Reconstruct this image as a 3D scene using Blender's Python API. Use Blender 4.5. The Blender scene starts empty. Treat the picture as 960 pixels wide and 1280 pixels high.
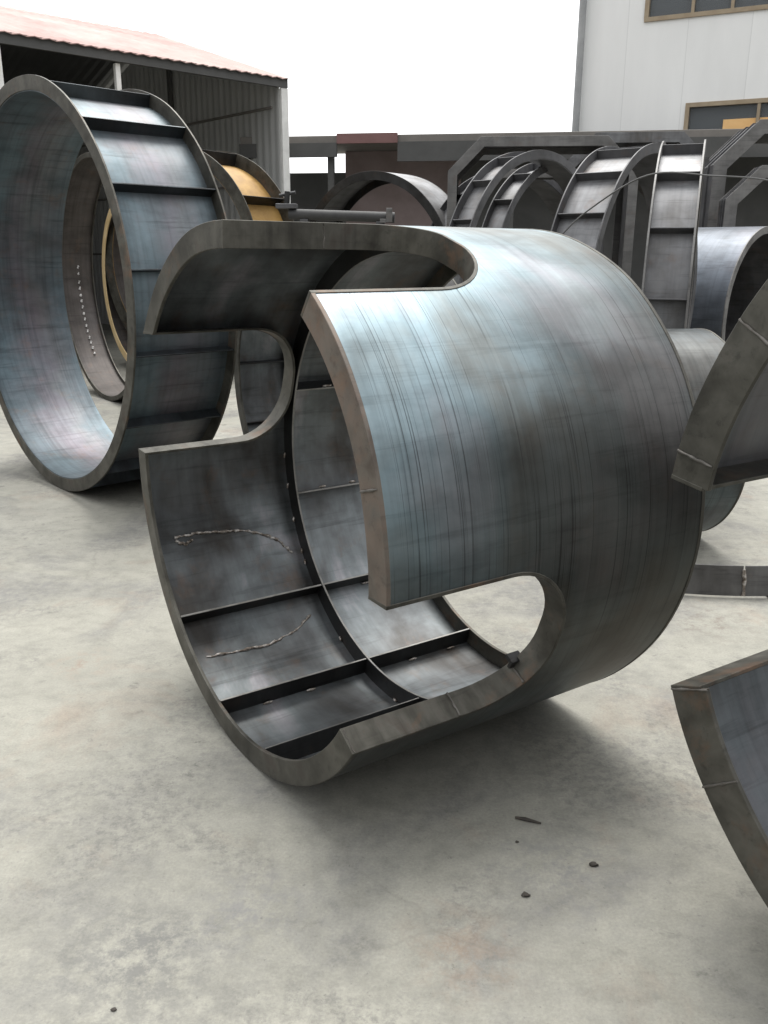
import bpy, math, random
from math import sin, cos, pi, radians, sqrt, atan2
from mathutils import Vector, Matrix, noise as mnoise

scene = bpy.context.scene
COL = scene.collection
random.seed(7)

# ------------------------------------------------------------------ objects
def tag(o, label=None, cat=None, group=None, kind=None):
    if label: o['label'] = label
    if cat: o['category'] = cat
    if group: o['group'] = group
    if kind: o['kind'] = kind
    return o

def thing(name, label, cat, loc=(0, 0, 0), rz=0.0, group=None):
    o = bpy.data.objects.new(name, None)
    o.empty_display_size = 0.2
    COL.objects.link(o)
    o.location = loc
    o.rotation_euler = (0, 0, rz)
    return tag(o, label, cat, group)

class MB:
    """collects vertices and faces, then links them as ONE mesh object"""
    def __init__(self):
        self.v = []; self.f = []
    def add(self, vs, fs):
        b = len(self.v)
        self.v += [tuple(p) for p in vs]
        self.f += [tuple(b + i for i in f) for f in fs]
    def box(self, x0, y0, z0, x1, y1, z1, M=None):
        vs = [Vector(p) for p in ((x0,y0,z0),(x1,y0,z0),(x1,y1,z0),(x0,y1,z0),(x0,y0,z1),(x1,y0,z1),(x1,y1,z1),(x0,y1,z1))]
        if M is not None: vs = [M @ p for p in vs]
        self.add(vs, [(0,3,2,1),(4,5,6,7),(0,1,5,4),(1,2,6,5),(2,3,7,6),(3,0,4,7)])
    def tube(self, pts, rad, n=8, radii=None):
        pts = [Vector(p) for p in pts]
        rings = []
        for i, p in enumerate(pts):
            t = (pts[min(i+1, len(pts)-1)] - pts[max(i-1, 0)]).normalized()
            u = t.cross(Vector((0, 0, 1)))
            if u.length < 1e-3: u = t.cross(Vector((0, 1, 0)))
            u.normalize(); w = u.cross(t)
            r = radii[i] if radii else rad
            rings.append([p + r*(cos(2*pi*k/n)*u + sin(2*pi*k/n)*w) for k in range(n)])
        vs = [q for rg in rings for q in rg]
        fs = []
        for i in range(len(rings)-1):
            for k in range(n):
                a = i*n+k; b = i*n+(k+1) % n
                fs.append((a, a+n, b+n, b))
        fs.append(tuple(range(n))); fs.append(tuple(reversed(range(len(vs)-n, len(vs)))))
        self.add(vs, fs)
    def blob(self, c, r, sq=(1, 1, 1), seed=0, amp=.3, seg=8):
        vs = []; fs = []
        for i in range(seg+1):
            th = pi*i/seg
            for k in range(seg*2):
                ph = pi*k/seg
                d = Vector((sin(th)*cos(ph), sin(th)*sin(ph), cos(th)))
                q = r*(1 + amp*mnoise.noise(d*1.7 + Vector((seed*3.1, seed, 0))))
                vs.append((c[0]+d.x*q*sq[0], c[1]+d.y*q*sq[1], c[2]+d.z*q*sq[2]))
        n = seg*2
        for i in range(seg):
            for k in range(n):
                fs.append((i*n+k, (i+1)*n+k, (i+1)*n+(k+1) % n, i*n+(k+1) % n))
        self.add(vs, fs)
    def build(self, name, mat, parent=None, smooth=40, bevel=0, ring=None):
        me = bpy.data.meshes.new(name)
        me.from_pydata(self.v, [], self.f)
        me.validate()
        me.update()
        import bmesh
        bm = bmesh.new(); bm.from_mesh(me)
        bmesh.ops.remove_doubles(bm, verts=bm.verts, dist=1e-6)
        bmesh.ops.recalc_face_normals(bm, faces=bm.faces)
        bm.to_mesh(me); bm.free()
        if ring is not None:            # unwrap round the ring axis: u along the axis, v along the circumference (metres)
            zc, R = ring
            uv = me.uv_layers.new(name='UVMap')
            for poly in me.polygons:
                c = poly.center
                pc = atan2(c.z - zc, c.y)
                for li in poly.loop_indices:
                    co = me.vertices[me.loops[li].vertex_index].co
                    p = atan2(co.z - zc, co.y)
                    while p - pc > pi: p -= 2*pi
                    while p - pc < -pi: p += 2*pi
                    rr = math.hypot(co.y, co.z - zc)
                    uv.data[li].uv = (co.x + (R - rr), p*R)
        me.materials.append(mat)
        if smooth:
            for p in me.polygons: p.use_smooth = True
            me.set_sharp_from_angle(angle=radians(smooth))
        o = bpy.data.objects.new(name, me)
        COL.objects.link(o)
        if parent is not None: o.parent = parent
        if bevel:
            m = o.modifiers.new('Bevel', 'BEVEL'); m.width = bevel; m.segments = 2
            m.limit_method = 'ANGLE'; m.angle_limit = radians(50)
            m.harden_normals = False
        return o

def cut_edges(o, zc, mat):
    """the sawn inner edge of a stiffener is bare, lighter metal"""
    o.data.materials.append(mat)
    for p in o.data.polygons:
        c = p.center; rad = Vector((0, c.y, c.z - zc)).normalized()
        if abs(p.normal.dot(rad)) > .8: p.material_index = 1
    return o

# ------------------------------------------------------------------ materials
class NT:
    def __init__(self, name):
        self.m = bpy.data.materials.new(name); self.m.use_nodes = True
        self.t = self.m.node_tree; self.b = self.t.nodes['Principled BSDF']
        self.tc = self.n('ShaderNodeTexCoord')
    def n(self, k, **kw):
        o = self.t.nodes.new(k)
        for a, b in kw.items(): setattr(o, a, b)
        return o
    def link(self, a, b): self.t.links.new(a, b)
    def mapping(self, out, sc=(1, 1, 1), loc=(0, 0, 0), rot=(0, 0, 0)):
        m = self.n('ShaderNodeMapping')
        m.inputs['Scale'].default_value = sc; m.inputs['Location'].default_value = loc; m.inputs['Rotation'].default_value = rot
        self.link(out, m.inputs[0]); return m.outputs[0]
    def noise(self, vec, scale, detail=4, rough=.55, dist=0):
        o = self.n('ShaderNodeTexNoise')
        o.inputs['Scale'].default_value = scale; o.inputs['Detail'].default_value = detail
        o.inputs['Roughness'].default_value = rough; o.inputs['Distortion'].default_value = dist
        self.link(vec, o.inputs['Vector']); return o.outputs['Fac']
    def ramp(self, fac, stops, interp='LINEAR'):
        r = self.n('ShaderNodeValToRGB'); r.color_ramp.interpolation = interp
        e = r.color_ramp.elements
        while len(e) < len(stops): e.new(.5)
        for q, (p, c) in zip(e, stops):
            q.position = p
            q.color = (c, c, c, 1) if isinstance(c, (int, float)) else (*c, 1)
        self.link(fac, r.inputs[0]); return r.outputs[0]
    def mix(self, fac, a, b, mode='MIX'):
        o = self.n('ShaderNodeMix', data_type='RGBA', blend_type=mode)
        for s, v in ((o.inputs[0], fac), (o.inputs[6], a), (o.inputs[7], b)):
            if hasattr(v, 'links') or hasattr(v, 'is_linked'): self.link(v, s)
            elif isinstance(v, (int, float)) and s.type == 'VALUE': s.default_value = v
            else: s.default_value = (*v, 1) if not isinstance(v, (int, float)) else (v, v, v, 1)
        return o.outputs[2]
    def math(self, op, a, b=0.5):
        o = self.n('ShaderNodeMath', operation=op)
        for s, v in ((o.inputs[0], a), (o.inputs[1], b)):
            if hasattr(v, 'is_linked'): self.link(v, s)
            else: s.default_value = v
        return o.outputs[0]
    def bump(self, h, strength=.3, dist=.01, prev=None):
        o = self.n('ShaderNodeBump'); o.inputs['Strength'].default_value = strength; o.inputs['Distance'].default_value = dist
        self.link(h, o.inputs['Height'])
        if prev is not None: self.link(prev, o.inputs['Normal'])
        return o.outputs[0]
    def done(self, base, rough=.5, metal=0, normal=None, spec=None):
        for k, v in (('Base Color', base), ('Roughness', rough), ('Metallic', metal)):
            s = self.b.inputs[k]
            if hasattr(v, 'is_linked'): self.link(v, s)
            elif isinstance(v, (int, float)): s.default_value = v
            else: s.default_value = (*v, 1)
        if normal is not None: self.link(normal, self.b.inputs['Normal'])
        if spec is not None: self.b.inputs['Specular IOR Level'].default_value = spec
        return self.m

def steel(name, tones, seed=0, rough=(.28, .44), metal=.85, streak=.5, lines=0.0, rust=.15, dent=.35, rustc=(.13, .075, .045), sc=1.6, zones=False, bright=1.0, temper=0.0):
    """hot rolled steel plate with mill scale: mottled tones, streaks round the ring, fine roller lines, a little rust"""
    t = NT(name)
    ob = t.mapping(t.tc.outputs['Object'], loc=(seed*7.3, seed*3.1, seed*1.7))
    uv = t.tc.outputs['Object']
    k_ = bright*(.46 if metal >= .7 else .66)
    tones = [tuple(k_*(.72*v + .28*(.9*c[0]+.1*c[2])) for v in c) for c in tones]
    a = t.noise(t.mapping(ob, (1.3, .8, .8)), sc, 5, .55, .3)
    k = len(tones)
    col = t.ramp(a, [(.30 + .42*i/(k-1), c) for i, c in enumerate(tones)])
    if temper:                                          # heat colours run across the plate from one edge to the other
        sx = t.n('ShaderNodeSeparateXYZ'); t.link(t.tc.outputs['Object'], sx.inputs[0])
        tn = t.noise(t.mapping(ob, (1.2, 1.6, 1.6)), 2.4, 4, .55, .3)
        tp = t.math('ADD', t.math('MULTIPLY', sx.outputs[0], 1/temper), t.math('MULTIPLY', t.math('SUBTRACT', tn, .5), .9))
        tcx = t.ramp(tp, [(.0, (.09, .15, .18)), (.2, (.10, .17, .205)), (.36, (.095, .115, .135)), (.52, (.16, .135, .165)), (.68, (.155, .155, .165)), (.85, (.10, .125, .145)), (1.0, (.085, .14, .17))])
        col = t.mix(.5, col, t.mix(.35, tcx, (.13, .13, .13)))
    if zones:                                           # blue temper over brown-black scale, set to paint in bright top and shaded underside
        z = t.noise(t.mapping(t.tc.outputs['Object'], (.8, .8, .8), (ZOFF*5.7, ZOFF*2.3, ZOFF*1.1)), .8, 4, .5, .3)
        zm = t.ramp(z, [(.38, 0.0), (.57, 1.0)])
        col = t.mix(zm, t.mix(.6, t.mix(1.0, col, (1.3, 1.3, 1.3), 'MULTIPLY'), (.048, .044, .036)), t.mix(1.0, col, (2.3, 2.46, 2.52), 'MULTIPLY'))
    # blotches of lifted scale
    bl = t.noise(t.mapping(uv, (2.2, 4.0, 4.0), (seed, seed*2, 0)), 1.5, 5, .6, .2)
    blm = t.ramp(bl, [(.34, .62), (.52, 1.0), (.70, 1.22)])
    col = t.mix(.75, col, blm, 'MULTIPLY')
    # streaks along the rolling direction
    st = t.noise(t.mapping(uv, (34, 1.1, 1.1), (seed*3, 0, 0)), 1.0, 4, .6, .15)
    stm = t.ramp(st, [(.33, .6), (.5, 1.0), (.68, 1.2)])
    col = t.mix(streak, col, stm, 'MULTIPLY')
    normal_h = st
    if lines:
        ln = t.noise(t.mapping(uv, (150, .8, .8), (seed, 4, 0), (0, .03, .03)), 1.0, 3, .55, .1)
        lm = t.ramp(ln, [(.0, 0), (.35, 0.0), (.43, 1.0), (1, 1.0)])
        area = t.noise(t.mapping(uv, (1.6, 1.1, 1.1), (seed+2.2, .6, 0)), 1.6, 3, .5)
        am = t.ramp(area, [(.34, 0.0), (.52, 1.0)])
        lf = t.math('MULTIPLY', t.math('SUBTRACT', 1.0, lm), am)
        col = t.mix(t.math('MULTIPLY', lf, lines), col, (.018, .017, .018))
    # cross scuffs
    cr = t.noise(t.mapping(uv, (1.6, 30, 30), (3, seed, 0)), 1.0, 4, .7, .3)
    cm = t.ramp(cr, [(.30, .35), (.45, 1.0)])
    col = t.mix(.3 if zones else .5, col, cm, 'MULTIPLY')
    if rust:
        r1 = t.noise(ob, 5.5, 7, .7, .3)
        rm = t.ramp(r1, [(.56, 0.0), (.72, 1.0)])
        col = t.mix(t.math('MULTIPLY', rm, rust), col, rustc)
    rn = t.noise(ob, 9, 5, .65)
    rmix = t.math('ADD', t.math('MULTIPLY', t.math('ADD', t.math('MULTIPLY', rn, .6), t.math('MULTIPLY', bl, .5)), rough[1]-rough[0]), rough[0])
    big = t.noise(t.mapping(ob, (1, 1, 1)), 3.2, 2, .4)
    n1 = t.bump(big, dent, .02)
    n2 = t.bump(normal_h, .10, .004, n1)
    fine = t.noise(ob, 90, 4, .7)
    n3 = t.bump(fine, .10, .002, n2)
    return t.done(col, rmix, metal, n3)

ZSEED = 4; ZOFF = 11  # zone offset puts the dark tone on the shell's shaded lower side
BLUE = [(.075, .070, .062), (.11, .125, .13), (.15, .205, .23), (.19, .175, .205), (.22, .27, .29)]
DARKB = [(.06, .058, .055), (.085, .095, .105), (.12, .15, .17), (.14, .135, .155)]
OLIVE = [(.055, .05, .037), (.088, .083, .064), (.125, .118, .094), (.10, .078, .06)]
M_SHELLPLAIN = steel('mill_scale_plain', [(.10, .095, .085), (.16, .17, .165), (.20, .26, .285), (.25, .235, .265)], 15, (.28, .44), .85, .5, .3, .10, .30)
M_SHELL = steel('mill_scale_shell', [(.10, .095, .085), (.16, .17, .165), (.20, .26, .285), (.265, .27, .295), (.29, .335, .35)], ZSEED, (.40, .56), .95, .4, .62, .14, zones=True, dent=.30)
M_DARKSCALE = steel('dark_scale_shell', [(.07, .062, .05), (.10, .09, .075), (.13, .12, .10)], 16, (.5, .7), .5, .4, .3, .3, .3)
M_INNER = steel('mill_scale_inside', [(.085, .078, .07), (.15, .16, .165), (.24, .275, .29), (.46, .44, .48)], 2, (.36, .52), .7, .3, 0, .4, .4, sc=3.2, bright=1.3)
M_FLANGE = steel('cut_plate_edge', OLIVE, 3, (.45, .65), .55, .6, 0, .75, .6, sc=11, bright=1.05)
M_RUSTED = steel('rusty_cut_plate_edge', [(.13, .095, .07), (.19, .155, .12), (.21, .15, .11), (.17, .15, .125)], 4, (.5, .7), .45, .5, 0, .6, .3, (.15, .085, .05), sc=13, bright=.95)
M_RIB = steel('stiffener_plate', [(.055, .052, .05), (.085, .085, .085), (.12, .125, .13)], 5, (.35, .55), .8, .3, 0, .25, .2, sc=4)
M_RIBBLUE = steel('stiffener_plate_blue', DARKB, 6, (.33, .5), .85, .3, 0, .1, .2, sc=3)
M_PANEL = steel('mill_scale_panel', [(.12, .12, .125), (.16, .20, .225), (.21, .26, .29), (.26, .24, .27), (.28, .29, .31)], 7, (.42, .58), .75, .35, 0, .2, .3, sc=2.2, bright=1.15, temper=.64)
M_LIN = steel('mill_scale_blue_inside', [(.10, .09, .085), (.14, .17, .20), (.17, .23, .27), (.22, .20, .235), (.24, .25, .27)], 8, (.42, .58), .8, .6, 0, .4, .35, sc=1.5, bright=.85, temper=.64)
M_FAR = steel('weathered_ring_steel', [(.10, .095, .09), (.15, .15, .155), (.19, .195, .205), (.24, .23, .24)], 9, (.48, .65), .65, .3, 0, .35, .3, sc=2.4, bright=1.5)
M_FARBLUE = steel('blue_grey_ring_steel', [(.12, .14, .17), (.16, .19, .235), (.20, .215, .26)], 10, (.4, .55), .7, .3, 0, .08, .3, sc=1.5, bright=1.35)
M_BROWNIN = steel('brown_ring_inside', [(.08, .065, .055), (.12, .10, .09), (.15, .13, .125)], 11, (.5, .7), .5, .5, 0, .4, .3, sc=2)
M_PALEIN = steel('pale_blue_inside', [(.16, .17, .18), (.20, .235, .26), (.25, .25, .28), (.28, .30, .32)], 12, (.38, .55), .8, .45, 0, .12, .35, sc=2.4)
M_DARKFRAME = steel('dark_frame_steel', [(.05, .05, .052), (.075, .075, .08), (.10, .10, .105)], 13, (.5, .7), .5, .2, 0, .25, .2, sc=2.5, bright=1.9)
M_GREYFRAME = steel('grey_frame_steel', [(.15, .148, .145), (.19, .185, .18), (.22, .215, .21)], 14, (.5, .65), .5, .2, 0, .3, .2, sc=4, bright=1.25)

M_EDGE = steel('bare_sawn_edge', [(.20, .19, .165), (.30, .29, .265), (.36, .35, .33)], 14.5, (.4, .55), .6, .2, 0, .3, .1, sc=9)
def weld_mat():
    t = NT('weld_metal')
    a = t.noise(t.tc.outputs['Object'], 60, 4, .6)
    col = t.ramp(a, [(.35, (.09, .07, .055)), (.5, (.22, .195, .17)), (.62, (.45, .43, .41))])
    return t.done(col, .5, .7, t.bump(a, .4, .004))
M_WELD = weld_mat()

def paint(name, c1, c2, rough=.55, sc=6, metal=0, bump=.1):
    t = NT(name)
    a = t.noise(t.tc.outputs['Object'], sc, 6, .65, .4)
    col = t.ramp(a, [(.35, c1), (.65, c2)])
    b = t.noise(t.tc.outputs['Object'], sc*9, 3, .6)
    return t.done(col, rough, metal, t.bump(b, bump, .004))
M_YELLOW = paint('yellow_paint', (.24, .135, .035), (.36, .215, .06), .6, 5)
M_PALEYELLOW = paint('pale_yellow_paint', (.55, .40, .19), (.68, .52, .30), .55, 4)
M_BLACKISH = paint('black_painted_steel', (.03, .03, .031), (.05, .05, .05), .75, 6)
M_WHITEPOST = paint('white_post_paint', (.62, .62, .60), (.75, .75, .73), .5)
M_REDROOF = paint('faded_red_roof', (.26, .155, .14), (.40, .31, .285), .85, .45)
M_DARKWALL = paint('dark_sheet_wall', (.055, .056, .055), (.085, .085, .083), .7, 1)
M_PINK = paint('pinkish_render', (.20, .155, .148), (.26, .21, .205), .8, 1.5)
M_REDTRIM = paint('red_fascia', (.15, .075, .07), (.20, .105, .10), .6, 2)
M_GREYROOF = paint('grey_brown_roof', (.13, .122, .11), (.19, .175, .16), .7, 1.5)
M_ALU = paint('bronze_window_frame', (.26, .205, .14), (.33, .27, .19), .45, 5, .3)
M_PIPE = paint('grey_drain_pipe', (.24, .25, .255), (.31, .32, .325), .5, 3)
M_ORANGE = paint('orange_window_fill', (.70, .42, .17), (.80, .52, .24), .7, 2)
M_ROOM = paint('dim_room', (.06, .06, .06), (.09, .09, .088), .9, 1)
M_DEBRIS = paint('dark_debris', (.02, .017, .014), (.05, .042, .034), .8, 30)
M_CHALK = paint('ground_bright_weld', (.38, .37, .36), (.58, .57, .56), .5, 20, .2)
M_CABLE = paint('grey_cable_sheath', (.06, .06, .06), (.10, .10, .10), .6, 8)

def glass_mat():
    t = NT('window_glass')
    t.b.inputs['Transmission Weight'].default_value = .75
    return t.done((.30, .33, .35), .04, 0, None, .5)
M_GLASS = glass_mat()

def wallpanel_mat():
    t = NT('white_wall_panels')
    uv = t.tc.outputs['Object']
    w = t.n('ShaderNodeTexBrick')
    w.offset = 0; w.inputs['Scale'].default_value = 1
    w.inputs['Mortar Size'].default_value = .008; w.inputs['Mortar Smooth'].default_value = .2
    w.inputs['Brick Width'].default_value = 1.0; w.inputs['Row Height'].default_value = 3.1
    w.inputs['Color1'].default_value = (.76, .77, .765, 1); w.inputs['Color2'].default_value = (.73, .74, .735, 1)
    w.inputs['Mortar'].default_value = (.64, .65, .645, 1)
    t.link(t.mapping(uv, (1, 1, 1), (.25, .4, 0), (radians(90), 0, 0)), w.inputs['Vector'])
    n = t.noise(t.mapping(uv, (1.5, 1.5, .35)), 1.2, 5, .6)
    col = t.mix(.6, w.outputs['Color'], t.ramp(n, [(.3, .88), (.7, 1.04)]), 'MULTIPLY')
    return t.done(col, .5)
M_WHITEWALL = wallpanel_mat()

def corr_mat():
    t = NT('corrugated_sheet')
    n = t.noise(t.mapping(t.tc.outputs['Object'], (3, 3, .5)), 1.5, 5, .6)
    col = t.ramp(n, [(.3, (.42, .425, .415)), (.7, (.50, .505, .495))])
    return t.done(col, .5, .2)
M_CORR = corr_mat()

def ground_mat():
    t = NT('concrete_yard')
    P = t.tc.outputs['Object']
    a = t.noise(P, .55, 6, .6, .5)
    col = t.ramp(a, [(.28, (.195, .192, .165)), (.5, (.222, .218, .188)), (.72, (.243, .239, .209))])
    # trowel / tyre cloudiness
    c2 = t.noise(t.mapping(P, (1, 2.2, 1), (3, 1, 0), (0, 0, .5)), 2.2, 7, .68, .6)
    col = t.mix(.8, col, t.ramp(c2, [(.30, .84), (.5, 1.0), (.70, 1.08)]), 'MULTIPLY')
    # grey damp / oil patches
    c3 = t.noise(t.mapping(P, (1, 1, 1), (5.2, 8.1, 0)), 1.05, 6, .62, .7)
    pm = t.ramp(c3, [(.50, 0.0), (.62, 1.0)])
    g3 = t.noise(P, 26, 4, .75)
    pm2 = t.math('MULTIPLY', pm, t.ramp(g3, [(.35, .25), (.6, .85)]))
    col = t.mix(t.math('MULTIPLY', pm2, .75), col, (.10, .099, .101))
    # faint rust tint
    c4 = t.noise(t.mapping(P, (1, 1, 1), (1.2, 2.7, 0)), 1.5, 6, .7, .5)
    col = t.mix(t.math('MULTIPLY', t.ramp(c4, [(.56, 0.0), (.70, 1.0)]), .45), col, (.20, .15, .115))
    # scattered dark scuffs
    c5 = t.noise(t.mapping(P, (1, 1.5, 1), (0, 0, 0), (0, 0, -.5)), 9, 8, .78, .2)
    sa = t.noise(t.mapping(P, (1, 1, 1), (9, 4, 0)), 1.3, 3, .5)
    sm = t.math('MULTIPLY', t.ramp(c5, [(.57, 0.0), (.68, 1.0)]), t.ramp(sa, [(.46, 0.0), (.62, 1.0)]))
    col = t.mix(t.math('MULTIPLY', sm, .8), col, (.06, .057, .054))
    # specks
    c6 = t.noise(P, 55, 5, .7)
    col = t.mix(t.math('MULTIPLY', t.ramp(c6, [(.62, 0.0), (.70, 1.0)]), .5), col, (.065, .062, .06))
    c7 = t.noise(P, 130, 4, .7)
    col = t.mix(.6, col, t.ramp(c7, [(.3, .78), (.7, 1.18)]), 'MULTIPLY')
    c8 = t.noise(P, 11, 8, .74)
    col = t.mix(.8, col, t.ramp(c8, [(.3, .74), (.5, 1.0), (.7, 1.16)]), 'MULTIPLY')
    # pitted worn patches with a dark grain
    c9 = t.noise(t.mapping(P, (1, 1, 1), (2.1, 6.3, 0)), 1.7, 5, .6, .4)
    wm = t.math('MULTIPLY', t.ramp(c9, [(.50, 0.0), (.60, 1.0)]), t.ramp(t.noise(P, 34, 7, .8), [(.46, 0.0), (.60, 1.0)]))
    col = t.mix(t.math('MULTIPLY', wm, .55), col, (.095, .092, .09))
    # a few stains of their own: oily worn patch, rusty drips, dark scrape marks
    for (x_, y_, r_, c_, sc_, lo_, k_) in ((-.55, 1.56, .34, (.10, .10, .098), 20, .42, .75), (1.43, 3.45, .26, (.12, .10, .085), 17, .48, .8),
                                           (-1.15, 3.02, .16, (.17, .12, .09), 22, .47, .6), (.17, 1.60, .17, (.20, .135, .095), 12, .45, .45),
                                           (.46, 1.86, .24, (.12, .12, .125), 16, .45, .6), (-.32, 1.72, .20, (.125, .125, .135), 24, .44, .5)):
        d_ = t.n('ShaderNodeVectorMath', operation='DISTANCE'); t.link(P, d_.inputs[0]); d_.inputs[1].default_value = (x_, y_, 0)
        wob = t.math('ADD', d_.outputs['Value'], t.math('MULTIPLY', t.noise(P, 5, 4, .6), r_*.9))
        m_ = t.ramp(t.math('DIVIDE', wob, r_*1.9), [(.30, 1.0), (.80, 0.0)])
        m_ = t.math('MULTIPLY', m_, t.ramp(t.noise(P, sc_, 8, .78), [(lo_, 0.0), (lo_+.14, 1.0)]))
        col = t.mix(t.math('MULTIPLY', m_, k_), col, c_)
    # hairline cracks
    v = t.n('ShaderNodeTexVoronoi', feature='DISTANCE_TO_EDGE'); v.inputs['Scale'].default_value = .42
    dn = t.n('ShaderNodeTexNoise'); dn.inputs['Scale'].default_value = 2.5; dn.inputs['Detail'].default_value = 6
    t.link(P, dn.inputs['Vector'])
    va = t.n('ShaderNodeVectorMath', operation='MULTIPLY_ADD')
    t.link(dn.outputs['Color'], va.inputs[0]); va.inputs[1].default_value = (.35, .35, 0); t.link(P, va.inputs[2])
    t.link(va.outputs[0], v.inputs['Vector'])
    cm = t.ramp(v.outputs['Distance'], [(0, 1.0), (.0012, 1.0), (.004, 0.0)])
    ca = t.ramp(t.noise(P, .9, 3, .5), [(.45, 0.0), (.6, 1.0)])
    col = t.mix(t.math('MULTIPLY', t.math('MULTIPLY', cm, ca), .22), col, (.09, .083, .073))
    rr = t.ramp(c2, [(.3, .62), (.7, .9)])
    n1 = t.bump(c2, .12, .02); n2 = t.bump(c7, .25, .003, n1)
    return t.done(col, rr, 0, n2, .35)
M_GROUND = ground_mat()

# ------------------------------------------------------------------ ring geometry (local X = ring axis, centre at height zc)
def solid(outer, inner, faces):
    """closed solid from a sheet: outer/inner vertex lists of equal length and the sheet's faces"""
    n = len(outer); mb = MB()
    fs = list(faces) + [tuple(n + i for i in reversed(f)) for f in faces]
    cnt = {}
    for f in faces:
        for i in range(len(f)):
            a, b = f[i], f[(i+1) % len(f)]
            k = (min(a, b), max(a, b))
            cnt.setdefault(k, []).append((a, b))
    for k, l in cnt.items():
        if len(l) == 1:
            a, b = l[0]; fs.append((b, a, n+a, n+b))
    mb.add(list(outer) + list(inner), fs)
    return mb

def grid_solid(P, Q, wrap=False):
    ni, nj = len(P), len(P[0])
    o = [p for row in P for p in row]; q = [p for row in Q for p in row]
    fs = []
    for i in range(ni if wrap else ni-1):
        i2 = (i+1) % ni
        for j in range(nj-1):
            fs.append((i*nj+j, i2*nj+j, i2*nj+j+1, i*nj+j+1))
    return solid(o, q, fs)

class Ring:
    """maps (s along axis, phi degrees, r) to local points with a small out-of-true wobble"""
    def __init__(self, R, zc=None, wob=.0025, seed=0):
        self.R = R; self.zc = R if zc is None else zc; self.w = wob; self.k = seed
    def p(self, s, ph, r):
        a = radians(ph); k = self.k
        d = self.w*(sin(2*a + k) + .6*sin(5*a + 2*k + 1.3*s) + .45*sin(9*a + 3*k - 2.1*s) + .3*sin(17*a + k*5 + 3*s))
        d *= (.35 + .65*abs(sin(a*.5 + pi/4)))          # stays true at the foot
        r += d - self.w*1.2
        return (s, r*cos(a), r*sin(a) + self.zc)

def arc(a0, a1, step=2.5):
    n = max(2, int(abs(a1-a0)/step + .5) + 1)
    return [a0 + (a1-a0)*i/(n-1) for i in range(n)]

def annulus(rg, s0, s1, r0, r1, a0=0, a1=360, step=3, sh0=0):
    full = abs(a1-a0) >= 359.9
    aa = arc(a0, a1, step)
    if full: aa = aa[:-1]
    rr = [r0, r1]
    tilt = lambda a, r: a + (sh0*max(0, 1-(a-a0)/30)*(r1-r)/(r1-r0) if sh0 else 0)
    P = [[rg.p(s0, tilt(a, r), r) for r in rr] for a in aa]
    Q = [[rg.p(s1, tilt(a, r), r) for r in rr] for a in aa]
    return grid_solid(P, Q, full)

def shell_full(rg, s0, s1, r0, r1, step=2.5, ns=8):
    aa = arc(0, 360, step)[:-1]
    ss = [s0 + (s1-s0)*i/ns for i in range(ns+1)]
    return grid_solid([[rg.p(s, a, r1) for s in ss] for a in aa], [[rg.p(s, a, r0) for s in ss] for a in aa], True)

def rib_plate(rg, ph, s0, s1, r0, r1, th=.008, nr=3, skew=0.0):
    dp = math.degrees(th/2/((r0+r1)/2))
    ss = [s0 + (s1-s0)*i/4 for i in range(5)]; rr = [r0, r1]
    P = [[rg.p(s, ph-dp + skew*(s-s0), r) for s in ss] for r in rr]
    Q = [[rg.p(s, ph+dp + skew*(s-s0), r) for s in ss] for r in rr]
    return grid_solid(P, Q)

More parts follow.
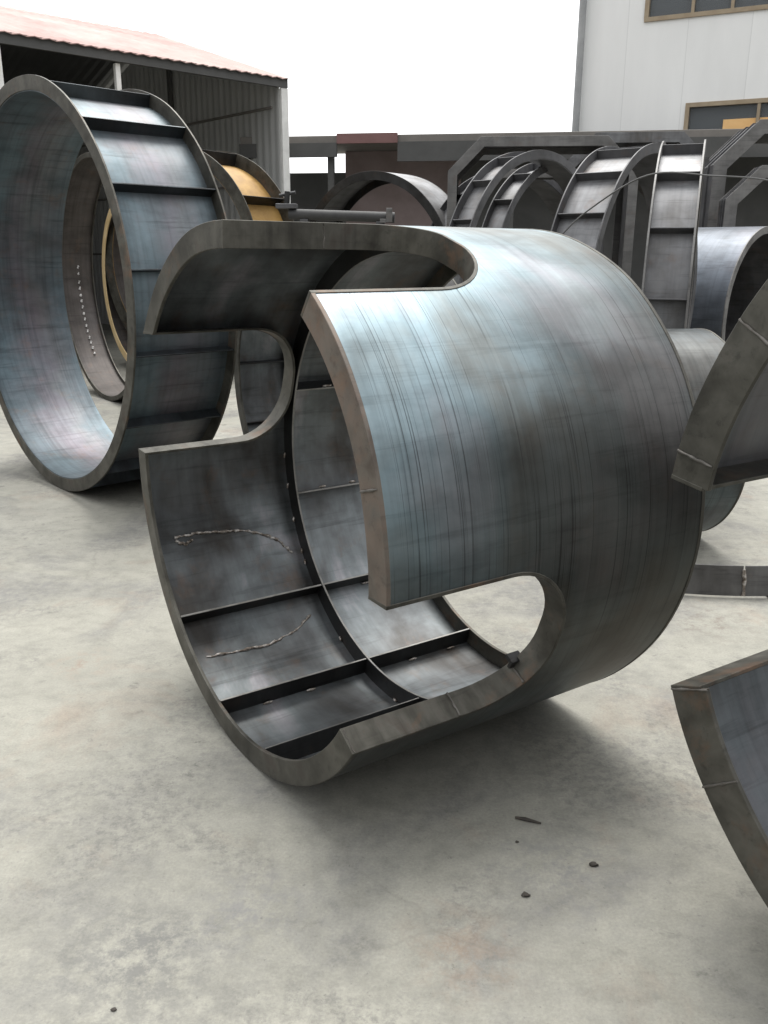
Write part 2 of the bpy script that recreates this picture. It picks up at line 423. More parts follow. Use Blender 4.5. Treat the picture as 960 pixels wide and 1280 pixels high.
M_SEAM = steel('dull_weld_seam', [(.10, .085, .07), (.17, .155, .135), (.24, .22, .20)], 21, (.5, .65), .5, .2, 0, .4, .4, sc=30)
def slotted_mold(label, loc, rz, R, L, slots, s_end, rc, th, fdep, bdep, front_ribs, rear_ribs, mid_s, mats, group, seed=0, bead_sets=(), tacks=(), seams=(), lugs=(), shear=0):
    rg = Ring(R, None, .0022, seed); kk = (rg.zc, R)
    t = thing('slotted_ring_mold', label, 'steel mold', loc, rz, group)
    deg = lambda m: math.degrees(m/R)
    sst = s_end - rc                                    # where the slot's straight sides stop
    # --- shell
    aa = []
    slots = sorted(slots)
    a = slots[0][0]; end = a + 360
    edges = []
    for i, (p0, p1) in enumerate(slots):
        w = radians(p1-p0)*R; N = 28
        q = []
        for k in range(N+1):                            # denser near the slot's sides
            u = .5 - .5*cos(pi*k/N)
            q.append(p0 + (p1-p0)*u)
        edges.append(('slot', q, p0, p1))
        nx = slots[i+1][0] if i+1 < len(slots) else end
        edges.append(('land', arc(p1, nx, 2.0), p1, nx))
    def low(ph, p0, p1):
        d = min(ph-p0, p1-ph); d = radians(d)*R
        if d >= rc: return s_end
        return sst + sqrt(max(0, rc*rc - (rc-d)**2))
    smid = s_end + .03
    idx = {}; outer = []; inner = []
    def vid(s, ph):
        key = (round(s, 5), round(ph % 360, 4) % 360)
        if key not in idx:
            idx[key] = len(outer)
            outer.append(rg.p(s, ph, R)); inner.append(rg.p(s, ph, R-th))
        return idx[key]
    faces = []
    nf, nm, nr = 8, 6, 10
    for kind, q, p0, p1 in edges:
        for j in range(len(q)-1):
            b0, b1 = q[j], q[j+1]
            if kind == 'land':
                for i in range(nf):
                    s0, s1 = sst*i/nf, sst*(i+1)/nf
                    faces.append((vid(s0, b0), vid(s1, b0), vid(s1, b1), vid(s0, b1)))
                l0 = l1 = sst
            else:
                l0, l1 = low(b0, p0, p1), low(b1, p0, p1)
            for i in range(nm):
                f = lambda l, k: l + (smid-l)*k/nm
                faces.append((vid(f(l0, i), b0), vid(f(l0, i+1), b0), vid(f(l1, i+1), b1), vid(f(l1, i), b1)))
            for i in range(nr):
                s0 = smid + (L-smid)*i/nr; s1 = smid + (L-smid)*(i+1)/nr
                faces.append((vid(s0, b0), vid(s1, b0), vid(s1, b1), vid(s0, b1)))
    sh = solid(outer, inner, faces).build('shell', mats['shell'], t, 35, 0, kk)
    sh.data.materials.append(mats['inner'])
    for p in sh.data.polygons:                          # the inside of the plate has its own scale
        c = p.center
        rad = Vector((0, c.y, c.z - rg.zc)).normalized()
        if p.normal.dot(rad) < -.5: p.material_index = 1
    # --- rim flange in sectors between the slots
    for i, (p0, p1) in enumerate(slots):
        nx = slots[i+1][0] if i+1 < len(slots) else end
        m = mats.get('rim%d' % i, mats['flange'])
        annulus(rg, -.003, .009, R-fdep, R+.0016, p1+deg(.0045), nx-deg(.0045), 2, shear if i == 0 else 0).build('rim_flange', m, t, 30, .0016, kk)
    # --- lining bands of the slots
    for (p0, p1) in slots:
        path = [(-.0035, p0)] + [(sst*i/6, p0) for i in range(1, 7)]
        nrm = [(0, -1)]*7
        wsl = radians(p1-p0)*R
        for i in range(1, 13):
            an = pi/2*i/12
            path.append((sst + rc*sin(an), p0 + deg(rc*(1-cos(an))))); nrm.append((sin(an), -cos(an)))
        for i in range(12, -1, -1):
            an = pi/2*i/12
            path.append((sst + rc*sin(an), p1 - deg(rc*(1-cos(an))))); nrm.append((sin(an), cos(an)))
        path += [(sst*i/6, p1) for i in range(5, 0, -1)] + [(-.0035, p1)]
        nrm += [(0, 1)]*6
        rr = [R-bdep, R-bdep*.5, R+.0022]
        sk = shear if p0 == slots[0][0] else 0
        tl = lambda ph, r: ph + sk*max(0, (ph-(p0+p1)/2)/((p1-p0)/2))**1.5*(R-r)/bdep
        P = [[rg.p(s - n[0]*.002, tl(ph, r) - n[1]*deg(.002), r) for r in rr] for (s, ph), n in zip(path, nrm)]
        Q = [[rg.p(s + n[0]*.008, tl(ph, r) + n[1]*deg(.008), r) for r in rr] for (s, ph), n in zip(path, nrm)]
        grid_solid(P, Q).build('slot_lining', mats['band'], t, 35, .0014, kk)
    # --- stiffeners
    cut_edges(annulus(rg, mid_s-.004, mid_s+.004, R-.075, R-th+.002).build('ring_stiffener', mats['rib'], t, 30, .0012, kk), rg.zc, M_EDGE)
    annulus(rg, L-.010, L+.003, R-fdep, R+.0016).build('end_flange', mats['flange'], t, 30, .0014, kk)
    for ph in front_ribs:
        cut_edges(rib_plate(rg, ph, .0085, mid_s-.005, R-.072, R-th+.002).build('stiffener_rib', mats['rib'], t, 30, .0012, kk), rg.zc, M_EDGE)
    for ph in rear_ribs:
        cut_edges(rib_plate(rg, ph, mid_s+.005, L-.011, R-.072, R-th+.002).build('stiffener_rib', mats['rib'], t, 30, .0012, kk), rg.zc, M_EDGE)
    # --- welds
    rnd = random.Random(seed+5)
    for pts in bead_sets:
        fine = []
        for i in range(len(pts)-1):
            for k in range(9):
                u = k/9; fine.append((pts[i][0]*(1-u)+pts[i+1][0]*u, pts[i][1]*(1-u)+pts[i+1][1]*u))
        fine.append(pts[-1])
        mb = MB(); ra = [.0052*rnd.uniform(.35, 1.5) for _ in fine]
        mb.tube([rg.p(s + rnd.uniform(-.003, .003), ph + rnd.uniform(-.22, .22), R-th-.0005) for s, ph in fine], .005, 7, ra)
        mb.build('weld_bead', M_WELD, t, 60)
    for (s, ph, r, ds, dph) in tacks:
        mb = MB(); n = 6
        pts = [rg.p(s + ds*(i/n-.5), ph + dph*(i/n-.5), r) for i in range(n+1)]
        mb.tube(pts, .004, 6, [.002+.0035*sin(pi*(i+.6)/(n+1.2))*rnd.uniform(.7, 1.2) for i in range(n+1)])
        mb.build('tack_weld', M_WELD, t, 60)
    for (s, ph, r0, r1) in seams:
        mb = MB(); n = 7
        mb.tube([rg.p(s + rnd.uniform(-.002, .002), ph, r0 + (r1-r0)*i/n) for i in range(n+1)], .004, 6, [.0032*rnd.uniform(.5, 1.4) for _ in range(n+1)])
        mb.build('weld_seam', M_SEAM, t, 60)
    for (s, ph, r) in lugs:
        mb = MB()
        c = Vector(rg.p(s, ph, r)); M = Matrix.Translation(c) @ Matrix.Rotation(radians(ph-90), 4, 'X')
        mb.box(-.022, -.006, -.016, .022, .006, .016, M)
        mb.box(-.030, -.013, .010, -.012, .013, .020, M)
        mb.build('lug', M_RIB, t, 0, .001)
    return t

def ring_mold(label, loc, rz, R, W, mode, depth, nrib, phase, mats, group, seed=0, th=.008, nflange=2, mid=None, tacks=(), skew=0, name='ring_mold', zc=None, stitched=False):
    """plain ring: shell with a flange at each end and ribs between, outside or inside the shell"""
    rg = Ring(R, zc, .003, seed)
    t = thing(name, label, 'steel ring', loc, rz, group)
    if mode == 'out':
        ri, ro = R-depth-th, R-depth; f0, f1 = R-depth-.0025, R
        b0, b1 = ro-.002, R-.006
    elif mode == 'in':
        ri, ro = R-th, R; f0, f1 = R-depth, R+.0018
        b0, b1 = R-depth+.006, ri+.002
    kk = (rg.zc, R)
    shell_full(rg, 0.0, W, ri, ro).build('shell', mats['shell'], t, 40, 0, kk)
    sh = t.children[0] if t.children else None
    if 'inner' in mats:
        o = [c for c in COL.objects if c.parent == t and c.name.startswith('shell')][0]
        o.data.materials.append(mats['inner'])
        for p in o.data.polygons:
            c = p.center; rad = Vector((0, c.y, c.z-rg.zc)).normalized()
            if p.normal.dot(rad) < -.5: p.material_index = 1
    annulus(rg, -.006, .006, f0, f1).build('end_flange', mats['flange'], t, 30, .0015, kk)
    annulus(rg, W-.006, W+.006, f0, f1).build('end_flange', mats['flange'], t, 30, .0015, kk)
    segs = [(0.0065, W-.0065)]
    if mid:
        annulus(rg, mid-.004, mid+.004, b0, b1).build('ring_stiffener', mats['rib'], t, 30, .0012, kk)
        segs = [(.0065, mid-.0045), (mid+.0045, W-.0065)]
    for k in range(nrib):
        for a, b in segs:
            rib_plate(rg, phase + 360*k/nrib, a, b, b0, b1).build('stiffener_rib', mats['rib'], t, 30, .0012, kk)
    rnd = random.Random(seed)
    for (s, ph, r, ds, dph) in tacks:
        mb = MB(); n = 6
        mb.tube([rg.p(s + ds*(i/n-.5), ph + dph*(i/n-.5), r) for i in range(n+1)], .005, 6, [.012*rnd.uniform(.5, 1.3) for i in range(n+1)])
        mb.build('tack_weld', M_CHALK, t, 60)
    return t

G1 = 'slotted steel ring molds in the yard'
G2 = 'steel ring molds standing across the yard'

# ------------------------------------------------------------------ main mold
R1 = .797; th = .008
tk = []
for ph in (-4, -13, -23, -32.6, -36, -62, -90): tk.append((.576, ph, R1-.014, .004, 1.5))     # stitches along the ring stiffener
for s_, ph in ((.181, -75.9), (.349, -75.9), (.789, -75.9), (.972, -75.9), (.30, -101.8), (.80, -46.3)): tk.append((s_, ph, R1-.012, .035, 0))
for s_ in (.70, .84): tk.append((s_, -14.6, R1-.070, .03, 0))
tk.append((.72, 17.8, R1-.070, .04, 0))
beads = [[(.085, -22.2), (.154, -22.1), (.248, -22.6), (.345, -23.4), (.44, -25.7), (.499, -28.6), (.535, -32.7)],
         [(.083, -23.0), (.121, -24.6), (.149, -23.6)],
         [(.066, -56.6), (.19, -57.5), (.318, -57.6), (.431, -55.4), (.514, -52.1)]]
slotted_mold('large blue grey slotted ring with its open end facing left, in mid yard',
             (-.4365, 2.4005, 0), .5926, R1, 1.07, [(2.5, 34.8), (92.0, 127.6), (182.0, 215.0)], .566, .20, th, .070, .070,
             (-45.5, -75, -101, 155), (-166, -137, -105, -75, -45.5, -15.5, 17, 137, 165), .583,
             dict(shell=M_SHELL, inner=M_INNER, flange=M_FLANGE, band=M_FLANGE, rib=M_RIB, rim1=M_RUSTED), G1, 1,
             beads, tk, [(.004, 214.9, R1-.066, R1), (.33, 214.75, R1-.070, R1), (.515, 209.6, R1-.070, R1), (.30, 92.1, R1-.066, R1), (-.005, 163, R1-.062, R1)], [(.530, 208.6, R1-.070)], 4.2)

# ------------------------------------------------------------------ second slotted mold, at the right edge
R2 = .916
tk2 = [(-.006, -37, R2-.05, .003, .2), (-.006, -60, R2-.05, .003, .2)]
slotted_mold('slotted steel ring cut off by the right edge, nearest the camera, with pale blue inside',
             (1.111, 1.065, 0), .567, R2, 1.25, [(-22.2, 8.0), (76, 106), (168, 198)], .60, .19, .009, .095, .08,
             (-95, -125, 42, 140), (-20, -65, -95, -125, -155, 17, 52, 90, 128, 150), .618,
             dict(shell=M_DARKSCALE, inner=M_PALEIN, flange=M_FLANGE, band=M_FLANGE, rib=M_RIB), G1, 2,
             (), (), [(-.005, -22.6, R2-.10, R2), (-.005, -36.5, R2-.10, R2), (-.005, -56, R2-.10, R2), (-.005, 12, R2-.09, R2), (-.005, 31, R2-.09, R2)], ())

# ------------------------------------------------------------------ big ring on the left
lt = [(s, 193.8, R1+.40, .05, 0) for s in ()]
ring_mold('tall steel ring at the left edge with smooth blue inside and ribs round its outside', (-2.165, 5.6226, 0), .740, 1.2535, .64, 'out', .078, 17, 109.1-.6,
          dict(shell=M_PANEL, inner=M_LIN, flange=M_FLANGE, rib=M_RIBBLUE), G2, 3)
# ------------------------------------------------------------------ ring behind it, seen through it
st = [(.2, a, 1.224, .012, 1.5) for a in (-2, -5.2, -9, -12, -15.4, -19, -22, -25.8, -29, -33, -36, -39.5, -43, 2.5, 6)]
ring_mold('brown ring seen through the tall left ring, with a stitched weld line round its inside', (-2.992, 9.339, 0), .636, 1.239, .36, 'in', .045, 0, 0,
          dict(shell=M_BROWNIN, inner=M_BROWNIN, flange=M_FLANGE, rib=M_RIB), G2, 4, tacks=st)
ring_mold('ring with a yellow painted shell standing in front of the corrugated shed wall', (-2.70, 11.748, 0), .991, 1.415, .79, 'out', .16, 9, 26,
          dict(shell=M_YELLOW, inner=M_BROWNIN, flange=M_FLANGE, rib=M_RIB), G2, 5)
ring_mold('pale yellow rimmed ring standing behind the brown ring, glimpsed through it at the left', (-3.27, 11.68, 0), .64, 1.15, .3, 'in', .10, 0, 0,
          dict(shell=M_BROWNIN, inner=M_BROWNIN, flange=M_PALEYELLOW, rib=M_RIB), G2, 15)
# ------------------------------------------------------------------ ring seen through the main mold's left slot
ring_mold('dark ring with ribs inside, seen through the side slot of the large slotted ring', (-.52, 4.94, 0), .60, .78, .75, 'in', .07, 12, 5,
          dict(shell=M_RIB, inner=M_INNER, flange=M_FLANGE, rib=M_RIB), G2, 6, mid=.36)
# ------------------------------------------------------------------ rings at the back
ring_mold('plain grey ring showing as an arch standing before the pinkish wall', (-.183, 11.121, 0), .88, 1.242, .5, 'in', .10, 0, 0,
          dict(shell=M_FAR, inner=M_DARKFRAME, flange=M_RIB, rib=M_RIB), G2, 7)
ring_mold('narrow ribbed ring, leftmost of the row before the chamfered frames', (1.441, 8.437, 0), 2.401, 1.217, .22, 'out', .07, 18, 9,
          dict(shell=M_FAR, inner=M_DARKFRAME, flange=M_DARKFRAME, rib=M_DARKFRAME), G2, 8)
ring_mold('narrow ribbed ring leaning in second place of the row before the chamfered frames', (1.69, 9.05, 0), 2.484, 1.196, .21, 'out', .07, 18, 3,
          dict(shell=M_FAR, inner=M_BROWNIN, flange=M_DARKFRAME, rib=M_DARKFRAME), G2, 9)
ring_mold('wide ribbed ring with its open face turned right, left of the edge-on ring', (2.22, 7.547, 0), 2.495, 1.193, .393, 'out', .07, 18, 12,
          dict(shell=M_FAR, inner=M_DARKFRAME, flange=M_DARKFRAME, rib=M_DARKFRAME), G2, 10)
ring_mold('ribbed ring seen edge-on, standing upright behind the large slotted ring', (1.95, 6.57, 0), -.335, 1.14, .27, 'out', .07, 16, 174,
          dict(shell=M_FAR, inner=M_DARKFRAME, flange=M_GREYFRAME, rib=M_DARKFRAME), G2, 11)
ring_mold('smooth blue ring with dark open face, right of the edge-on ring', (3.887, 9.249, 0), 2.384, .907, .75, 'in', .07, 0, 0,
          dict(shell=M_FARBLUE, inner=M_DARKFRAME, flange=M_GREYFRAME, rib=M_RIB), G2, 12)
ring_mold('small pale topped ring lying low behind the right side of the large slotted ring', (1.14, 4.707, 0), .183, .567, .6, 'in', .06, 0, 0,
          dict(shell=M_SHELLPLAIN, inner=M_INNER, flange=M_FLANGE, rib=M_RIB), G2, 13)

ring_mold('dark ring half hidden behind the leftmost narrow ribbed ring', (1.62, 10.9, 0), 2.2, 1.25, .35, 'out', .07, 16, 4,
          dict(shell=M_FAR, inner=M_DARKFRAME, flange=M_DARKFRAME, rib=M_DARKFRAME), G2, 18)
ring_mold('dark ribbed ring seen through the gap left of the wide ribbed ring', (2.75, 10.1, 0), 2.30, 1.22, .30, 'out', .07, 16, 11,
          dict(shell=M_FAR, inner=M_BROWNIN, flange=M_GREYFRAME, rib=M_DARKFRAME), G2, 19)
# ------------------------------------------------------------------ curved strip on the ground
M_STRIP = steel('grey_strip_steel', [(.16, .155, .15), (.24, .235, .235), (.33, .325, .33)], 17, (.4, .55), .7, .2, 0, .2, .3, sc=5)
def curved_strip():
    t = thing('curved_steel_strip', 'flat curved steel strip with a welded joint lying on the concrete at the right', 'steel strip', (1.7, 3.74, 0), 0)
    def piece(x0, x1, lift):
        P = []; Q = []
        for i in range(13):
            x = x0 + (x1-x0)*i/12
            y = .30*(x*x) - .02
            hz = .012 + .02*max(0, x)
            P.append([(x, y, hz), (x, y+.02, hz+.14)]); Q.append([(x, y+.010, hz), (x, y+.030, hz+.138)])
        return grid_solid(P, Q)
    piece(-.75, -.055, 0).build('strip_half', M_STRIP, t, 30, .001)
    piece(-.045, .85, 0).build('strip_half', M_STRIP, t, 30, .001)
    mb = MB(); rnd = random.Random(3)
    mb.tube([(-.05+rnd.uniform(-.004, .004), -.022+.02*i/6, .015+.12*i/6) for i in range(7)], .006, 6, [.009*rnd.uniform(.6, 1.3) for i in range(7)])
    mb.build('weld_seam', M_WELD, t, 60)
    mb = MB()
    for x in (-.55, .1, .7):
        mb = MB(); mb.box(x-.03, -.02, 0, x+.03, .05, .013 + .02*max(0, x)); mb.build('packing_plate', M_RIB, t, 0)
curved_strip()

# ------------------------------------------------------------------ chamfered frame molds at the back
def frame_mold(label, loc, rz, w, h, ch, dep, mats, wall=.10):
    t = thing('chamfered_frame_mold', label, 'steel frame', loc, rz, 'chamfered box frames at the back of the yard')
    def poly(o):
        c = ch - o*.41
        return [(-w/2+o, o), (w/2-o, o), (w/2-o, h-ch+o*.41-o*.0), (w/2-ch, h-o), (-w/2+ch, h-o), (-w/2+o, h-ch)]
    def poly2(o):
        k = o*math.tan(radians(22.5))
        return [(-w/2+o, 0+o), (w/2-o, 0+o), (w/2-o, h-ch-k), (w/2-ch-k, h-o), (-w/2+ch+k, h-o), (-w/2+o, h-ch-k)]
    A = poly2(0); B = poly2(wall); C2 = poly2(wall*.12); D = poly2(wall*.30)
    def prism(PA, PB, y0, y1):
        P = [[(x, y0, z), (x2, y0, z2)] for (x, z), (x2, z2) in zip(PA, PB)]
        Q = [[(x, y1, z), (x2, y1, z2)] for (x, z), (x2, z2) in zip(PA, PB)]
        return grid_solid(P, Q, True)
    prism(C2, D, .012, dep-.012).build('shell', mats[1], t, 0)
    prism(A, B, 0, .014).build('end_flange', mats[0], t, 0, .002)
    prism(A, B, dep-.014, dep).build('end_flange', mats[0], t, 0, .002)
    for k in (.33, .66):
        prism(A, poly2(wall*.12+.001), dep*k-.006, dep*k+.006).build('stiffener_rib', mats[1], t, 0)
    return t
def at(px, Y, z=0):
    return ((px-480)/1087.0*Y*1.045, Y, z)
frame_mold('large chamfered steel frame farthest left behind the ribbed rings', (1.66, 9.85, 0), -.10, 2.0, 2.72, .34, .8, (M_GREYFRAME, M_DARKFRAME), .10)
frame_mold('smaller chamfered frame standing just in front of the farthest left one', (1.50, 9.5, 0), -.10, 1.45, 2.36, .28, .26, (M_GREYFRAME, M_DARKFRAME), .08)
frame_mold('chamfered frame behind the gap between the ribbed rings, below the white building corner', (3.05, 11.3, 0), -.12, 1.75, 2.95, .36, .7, (M_FAR, M_DARKFRAME), .12)
frame_mold('tall chamfered frame at the right edge under the lower window', (4.85, 10.4, 0), -.12, 2.3, 2.98, .45, .9, (M_GREYFRAME, M_DARKFRAME), .15)
frame_mold('low chamfered frame at the right edge inside the taller frame', (4.55, 9.95, 0), -.12, 1.7, 2.46, .34, .3, (M_GREYFRAME, M_DARKFRAME), .13)

# ------------------------------------------------------------------ pipe rack, clamp, cable
def pipe_rack():
    t = thing('pipe_rack', 'dark steel rail on two posts behind the top slot of the large ring', 'rack', (-.35, 9.0, 0), -.05)
    mb = MB(); mb.tube([(-.60, 0, 1.895), (.44, 0, 1.865)], .05, 12); mb.build('rail', M_BLACKISH, t)
    for x in (-.45, .30):
        mb = MB(); mb.box(x-.04, -.04, 0, x+.04, .04, 1.85 if x < 0 else 1.83); mb.build('post', M_DARKFRAME, t, 0, .004)
    mb = MB(); mb.box(.36, -.08, 1.82, .42, -.055, 1.95); mb.box(.30, -.08, 1.815, .359, -.055, 1.85); mb.build('bracket', M_GREYFRAME, t, 0, .003)
    return t
pipe_rack()
cl = thing('beam_clamp', 'small black clamp sitting on the left end of the dark rail', 'clamp', (-.97, 9.03, 1.945), -.05)
mb = MB(); mb.box(-.10, -.07, 0, .10, .07, .045); mb.build('jaw', M_DARKFRAME, cl, 0, .006)
mb = MB(); mb.tube([(0, 0, .04), (.01, 0, .16)], .028, 8); mb.build('screw', M_RIB, cl)
mb = MB(); mb.tube([(-.07, 0, .12), (.09, 0, .15)], .016, 8); mb.build('tee_bar', M_RIB, cl)

def cable():
    mb = MB(); pts = []
    ctrl = [(1.20, 6.35, 1.62), (1.36, 6.2, 1.80), (1.62, 5.75, 1.99), (1.9, 5.36, 1.955), (2.2, 5.33, 1.93), (2.5, 5.4, 1.86), (3.0, 5.8, 1.70)]
    for i in range(len(ctrl)-1):
        p0 = Vector(ctrl[max(i-1, 0)]); p1 = Vector(ctrl[i]); p2 = Vector(ctrl[i+1]); p3 = Vector(ctrl[min(i+2, len(ctrl)-1)])
        for k in range(8):
            u = k/8
            pts.append(.5*((2*p1) + (p2-p0)*u + (2*p0-5*p1+4*p2-p3)*u*u + (3*p1-p0-3*p2+p3)*u**3))
    pts.append(Vector(ctrl[-1]))
    mb.tube(pts, .0055, 6)
    tag(mb.build('welding_cable', M_CABLE), 'thin grey cable sagging across the edge-on ring and the ring beside it', 'cable')
cable()

# ------------------------------------------------------------------ debris on the concrete
mb = MB(); mb.tube([(-.034, .012, .005), (-.008, .003, .006), (.034, -.014, .005)], .005, 6, [.003, .0055, .0025])
o = tag(mb.build('wood_splinter', M_DEBRIS), 'dark splinter lying on the concrete in front of the large slotted ring', 'debris'); o.location = (.403, 2.069, 0)
for (x, y, r, lab) in ((.543, 1.889, .009, 'dark pebble right of the splinter on open concrete'),
                       (.351, 1.777, .0085, 'dark crumb below the splinter, nearer the camera'),
                       (-.554, 1.435, .0048, 'tiny dark speck of grit at the bottom left corner'),
                       (.36, 1.98, .0042, 'tiny chip just below the splinter')):
    mb = MB(); mb.blob((0, 0, r*.45), r, (1.25, .9, .6), x*10, .5, 6)
    o = tag(mb.build('pebble', M_DEBRIS), lab, 'pebble', 'bits of debris on the concrete'); o.location = (x, y, 0)

# ------------------------------------------------------------------ shed at the left
def shed():
    D = 15.0
    c = Vector((-.113*D, D, 0)); ez = 4.2
    t = thing('open_shed', 'open fronted shed at the left with faded red roof and corrugated side wall', 'shed', c, math.atan2(-.67, -.74))
    # local x runs along the eave to the left, local -y runs back into the shed
    Lx, Dp, rise = 11.0, 8.0, 1.25
    def zroof(y): return ez + rise*(1 - abs(-y - Dp/2)/(Dp/2))
    # corrugated side wall (inner face towards the yard)
    n = 260; P = []; Q = []
    for i in range(n+1):
        y = -Dp*i/n
        b = .006*sin(i*pi/3)
        P.append([(b, y, 0), (b, y, zroof(y)-.12)]); Q.append([(b-.012, y, 0), (b-.012, y, zroof(y)-.12)])
    grid_solid(P, Q).build('side_wall', M_CORR, t, 0)
    for z in (1.5, 2.62, 3.75):
        mb = MB(); mb.box(.02, -Dp+.2, z, .045, -.15, z+.035); mb.build('wall_girt', M_GREYROOF, t, 0)
    mb = MB(); mb.box(.03, -3.32, 0, .10, -3.26, 4.9); mb.build('wall_column', M_DARKWALL, t, 0)
    mb = MB(); mb.box(-.03, -Dp-.06, 0, Lx, -Dp, ez+.005); mb.build('back_wall', M_DARKWALL, t, 0)
    mb = MB(); mb.box(Lx, -Dp, 0, Lx+.06, 0, ez-.1); mb.build('side_wall', M_DARKWALL, t, 0)
    # two roof slopes with corrugations along the slope
    for (ya, yb) in ((.10, -Dp/2), (-Dp/2, -Dp-.10)):
        P = []; Q = []; m = 240
        for i in range(m+1):
            x = -.15 + (Lx+.3)*i/m
            b = .009*sin(i*pi/2)
            P.append([(x, ya, zroof(ya)+b), (x, yb, zroof(yb)+b)]); Q.append([(x, ya, zroof(ya)+b-.012), (x, yb, zroof(yb)+b-.012)])
        grid_solid(P, Q).build('roof', M_REDROOF, t, 0)
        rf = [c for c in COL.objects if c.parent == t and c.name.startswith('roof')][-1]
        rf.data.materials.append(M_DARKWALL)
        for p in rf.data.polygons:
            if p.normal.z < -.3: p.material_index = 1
    mb = MB(); mb.box(-.14, .0, ez-.16, Lx+.1, .06, ez-.02); mb.build('eave_beam', M_DARKWALL, t, 0)
    mb = MB(); mb.box(-.15, -.09, 0, -.02, .05, ez-.165); mb.build('corner_post', M_WHITEPOST, t, 0, .006)
    for x in (2.69, 4.30, 8.0):
        mb = MB(); mb.box(x-.035, -.08, 0, x+.035, -.002, ez-.17); mb.build('post', M_WHITEPOST, t, 0, .006)
    for x in (6.2, 8.0):                                  # trusses
        mb = MB()
        mb.tube([(x, -.1, ez-.2), (x, -Dp/2, ez+rise-.2), (x, -Dp+.1, ez-.2)], .05, 6)
        mb.tube([(x, -.1, ez-.24), (x, -Dp+.1, ez-.24)], .04, 6)
        mb.build('truss', M_DARKWALL, t, 0)
shed()

# ------------------------------------------------------------------ long low canopy building across the back
def canopy():
    t = thing('canopy_building', 'long low lean-to across the back with dark roof and pinkish wall', 'building', (-1.75, 16.0, 0), math.atan2(-1.43, 8.75))
    Lx = 10.6
    mb = MB(); mb.box(-.6, -.5, 3.27, Lx, 1.0, 3.39); mb.build('roof', M_GREYROOF, t, 0, .01)
    mb = MB(); mb.box(-.6, -.56, 3.06, 1.05, -.505, 3.275); mb.build('fascia', M_DARKWALL, t, 0)
    mb = MB(); mb.box(1.055, -.57, 3.26, 2.05, -.505, 3.41); mb.build('red_fascia', M_REDTRIM, t, 0)
    mb = MB(); mb.box(2.055, -.56, 2.98, Lx, -.505, 3.275); mb.build('fascia', M_DARKWALL, t, 0)
    mb = MB(); mb.box(.95, .62, 0, 3.0, .80, 3.265); mb.build('back_wall', M_PINK, t, 0)
    mb = MB(); mb.box(3.005, .63, 0, Lx, .81, 3.265); mb.build('dark_back_wall', M_DARKWALL, t, 0)
    mb = MB(); mb.box(-.6, .62, 0, .94, .80, 2.92); mb.build('low_back_wall', M_DARKWALL, t, 0)
    for x in (-.5, .92, 3.9, 6.8, 9.6):
        mb = MB(); mb.box(x-.05, -.44, 0, x+.05, -.34, 3.268); mb.build('post', M_DARKWALL, t, 0)
canopy()

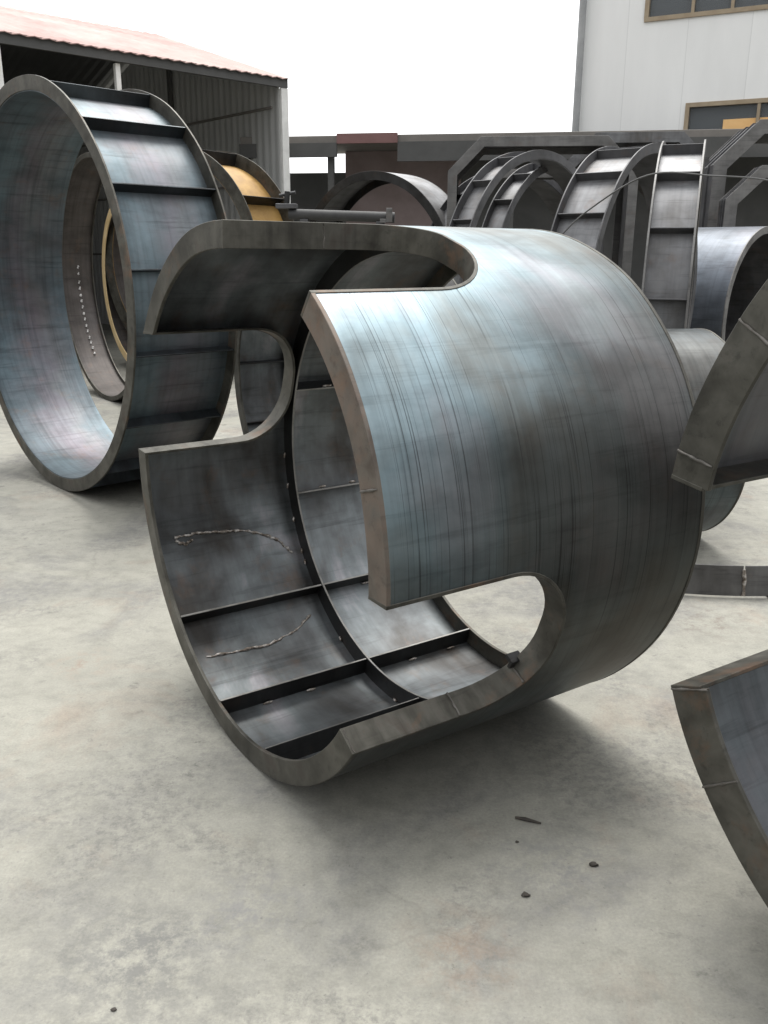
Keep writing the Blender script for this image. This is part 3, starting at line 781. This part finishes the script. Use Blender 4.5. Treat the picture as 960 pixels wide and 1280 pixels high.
# ------------------------------------------------------------------ white panelled building
def white_building():
    a = math.atan2(-.44, .898)
    t = thing('white_building', 'white panelled building with bronze framed windows at the upper right', 'building', (3.47, 17.0, 0), a)
    Lx, Dy, H = 14.0, 9.0, 9.5
    wins = [(1.02, 4.75, 5.34, 7.0), (1.83, 5.0, 2.35, 4.03), (6.3, 10.0, 5.34, 7.0), (6.3, 10.0, 2.35, 4.03)]
    # front wall as strips round the openings
    mb = MB()
    xs = sorted({0, Lx} | {w[0] for w in wins} | {w[1] for w in wins}); zs = sorted({0, H} | {w[2] for w in wins} | {w[3] for w in wins})
    keep = {}
    P = []
    for i in range(len(xs)-1):
        for j in range(len(zs)-1):
            cx, cz = (xs[i]+xs[i+1])/2, (zs[j]+zs[j+1])/2
            keep[i, j] = not any(w[0] < cx < w[1] and w[2] < cz < w[3] for w in wins)
    vid = lambda i, j: i*len(zs)+j
    outer = [(x, 0, z) for x in xs for z in zs]; inner = [(x, .2, z) for x in xs for z in zs]
    fs = [(vid(i, j), vid(i+1, j), vid(i+1, j+1), vid(i, j+1)) for (i, j), k in keep.items() if k]
    solid(outer, inner, fs).build('wall', M_WHITEWALL, t, 0)
    mb = MB(); mb.box(0, .21, 0, .2, Dy, H); mb.build('wall', M_WHITEWALL, t, 0)
    mb = MB(); mb.box(Lx-.2, .21, 0, Lx, Dy, H); mb.build('wall', M_WHITEWALL, t, 0)
    mb = MB(); mb.box(.21, Dy-.2, 0, Lx-.21, Dy, H-.01); mb.build('wall', M_WHITEWALL, t, 0)
    mb = MB(); mb.box(-.05, -.05, H+.005, Lx+.05, Dy+.05, H+.2); mb.build('roof', M_GREYROOF, t, 0)
    mb = MB(); mb.box(.21, .9, 0, Lx-.21, 1.0, H-.02); mb.build('partition', M_ROOM, t, 0)
    mb = MB(); mb.tube([(-.03, -.09, 0), (-.03, -.09, H)], .065, 12); mb.build('drain_pipe', M_PIPE, t)
    for k, (x0, x1, z0, z1) in enumerate(wins):
        mb = MB(); f = .07
        mb.box(x0, -.03, z0, x1, .07, z0+f); mb.box(x0, -.03, z1-f, x1, .07, z1)
        mb.box(x0, -.03, z0+f, x0+f, .07, z1-f); mb.box(x1-f, -.03, z0+f, x1, .07, z1-f)
        w = mb.build('window', M_ALU, t, 0, .004)
        n = 3 if k % 2 else 4
        ms = [(1.80, 2.42, 3.05, 3.7, 4.25), (3.0, 4.1), (7.3, 8.2, 9.1), (7.3, 8.2, 9.1)][k]
        for mx in ms:
            mb = MB(); mb.box(mx-.025, -.02, z0+f+.001, mx+.025, .05, z1-f-.001); mb.build('mullion', M_ALU, w, 0)
        mb = MB(); mb.box(x0+f, .052, z0+f, x1-f, .060, z1-f); mb.build('pane', M_GLASS, w, 0)
        if k == 1:
            mb = MB(); mb.box(2.46, .020, z0+f+.002, 2.97, .046, 3.74); mb.box(3.03, .020, z0+f+.002, 4.07, .046, 3.74); mb.build('orange_fill', M_ORANGE, w, 0)  # flat orange areas filling part of the lower window
white_building()

# ------------------------------------------------------------------ ground
def ground():
    mb = MB(); N = 60; S = 150.0
    for i in range(N):
        pass
    mb.add([(-S, -S, 0), (S, -S, 0), (S, S, 0), (-S, S, 0)], [(0, 1, 2, 3)])
    tag(mb.build('concrete_ground', M_GROUND, None, 0), kind='structure')
ground()

# ------------------------------------------------------------------ daylight: bright overcast
SUN_EL, SUN_AZ = radians(68), radians(8)       # azimuth clockwise from +Y: high, behind and a little left
w = bpy.data.worlds.new('World'); scene.world = w; w.use_nodes = True
nt = w.node_tree; bg = nt.nodes['Background']
sky = nt.nodes.new('ShaderNodeTexSky'); sky.sky_type = 'NISHITA'; sky.sun_disc = False
sky.sun_elevation = SUN_EL; sky.sun_rotation = SUN_AZ
sky.air_density = 1.0; sky.dust_density = 4.0
tc = nt.nodes.new('ShaderNodeTexCoord')
dirv = Vector((sin(SUN_AZ)*cos(SUN_EL), cos(SUN_AZ)*cos(SUN_EL), sin(SUN_EL)))
nrm_ = nt.nodes.new('ShaderNodeVectorMath'); nrm_.operation = 'NORMALIZE'
nt.links.new(tc.outputs['Generated'], nrm_.inputs[0])
dt = nt.nodes.new('ShaderNodeVectorMath'); dt.operation = 'DOT_PRODUCT'; dt.inputs[1].default_value = dirv
nt.links.new(nrm_.outputs[0], dt.inputs[0])
mr = nt.nodes.new('ShaderNodeMapRange'); mr.inputs['From Min'].default_value = -.5; mr.inputs['From Max'].default_value = 1.0
nt.links.new(dt.outputs['Value'], mr.inputs['Value'])
rp = nt.nodes.new('ShaderNodeValToRGB')                 # thin bright haze: brightest round the veiled sun, dull on the far side
e = rp.color_ramp.elements
for _ in range(3): e.new(.5)
for q, (p_, v_) in zip(e, ((0.0, .10), (.20, .14), (.52, .44), (.80, .62), (1.0, 1.0))):
    q.position = p_; q.color = (v_, v_*1.005, v_*1.012, 1)
nt.links.new(mr.outputs[0], rp.inputs[0])
sc = nt.nodes.new('ShaderNodeVectorMath'); sc.operation = 'SCALE'; sc.inputs['Scale'].default_value = 37.0
nt.links.new(rp.outputs[0], sc.inputs[0])
mx = nt.nodes.new('ShaderNodeMix'); mx.data_type = 'RGBA'; mx.inputs[0].default_value = .90
nt.links.new(sky.outputs[0], mx.inputs[6]); nt.links.new(sc.outputs[0], mx.inputs[7])
nt.links.new(mx.outputs[2], bg.inputs['Color'])
bg.inputs['Strength'].default_value = .10

sd = bpy.data.lights.new('sun', 'SUN'); sd.energy = 4.0; sd.angle = radians(32); sd.color = (1, .97, .92)
so = bpy.data.objects.new('sun', sd); COL.objects.link(so)
dirv = Vector((sin(SUN_AZ)*cos(SUN_EL), cos(SUN_AZ)*cos(SUN_EL), sin(SUN_EL)))
so.rotation_euler = dirv.to_track_quat('Z', 'Y').to_euler(); so.location = dirv*30

# ------------------------------------------------------------------ camera
f, p, r = 1086.65, .28594, -.00507
fw = Vector((0, cos(p), -sin(p))); up = Vector((0, sin(p), cos(p))); rt = Vector((1, 0, 0))
u2 = up*cos(r) + rt*sin(r); r2 = rt*cos(r) - up*sin(r)
M = Matrix((( r2.x, u2.x, -fw.x), (r2.y, u2.y, -fw.y), (r2.z, u2.z, -fw.z))).to_4x4()
M.translation = Vector((0, 0, 1.5))
cd = bpy.data.cameras.new('camera'); cd.sensor_fit = 'VERTICAL'; cd.sensor_height = 36; cd.lens = f*36/1280
cd.clip_start = .02; cd.clip_end = 600
co = bpy.data.objects.new('camera', cd); COL.objects.link(co); co.matrix_world = M
scene.camera = co
vs = scene.view_settings
vs.view_transform = 'Standard'; vs.look = 'None'; vs.exposure = 0.02; vs.gamma = 1
scene.render.engine = 'CYCLES'
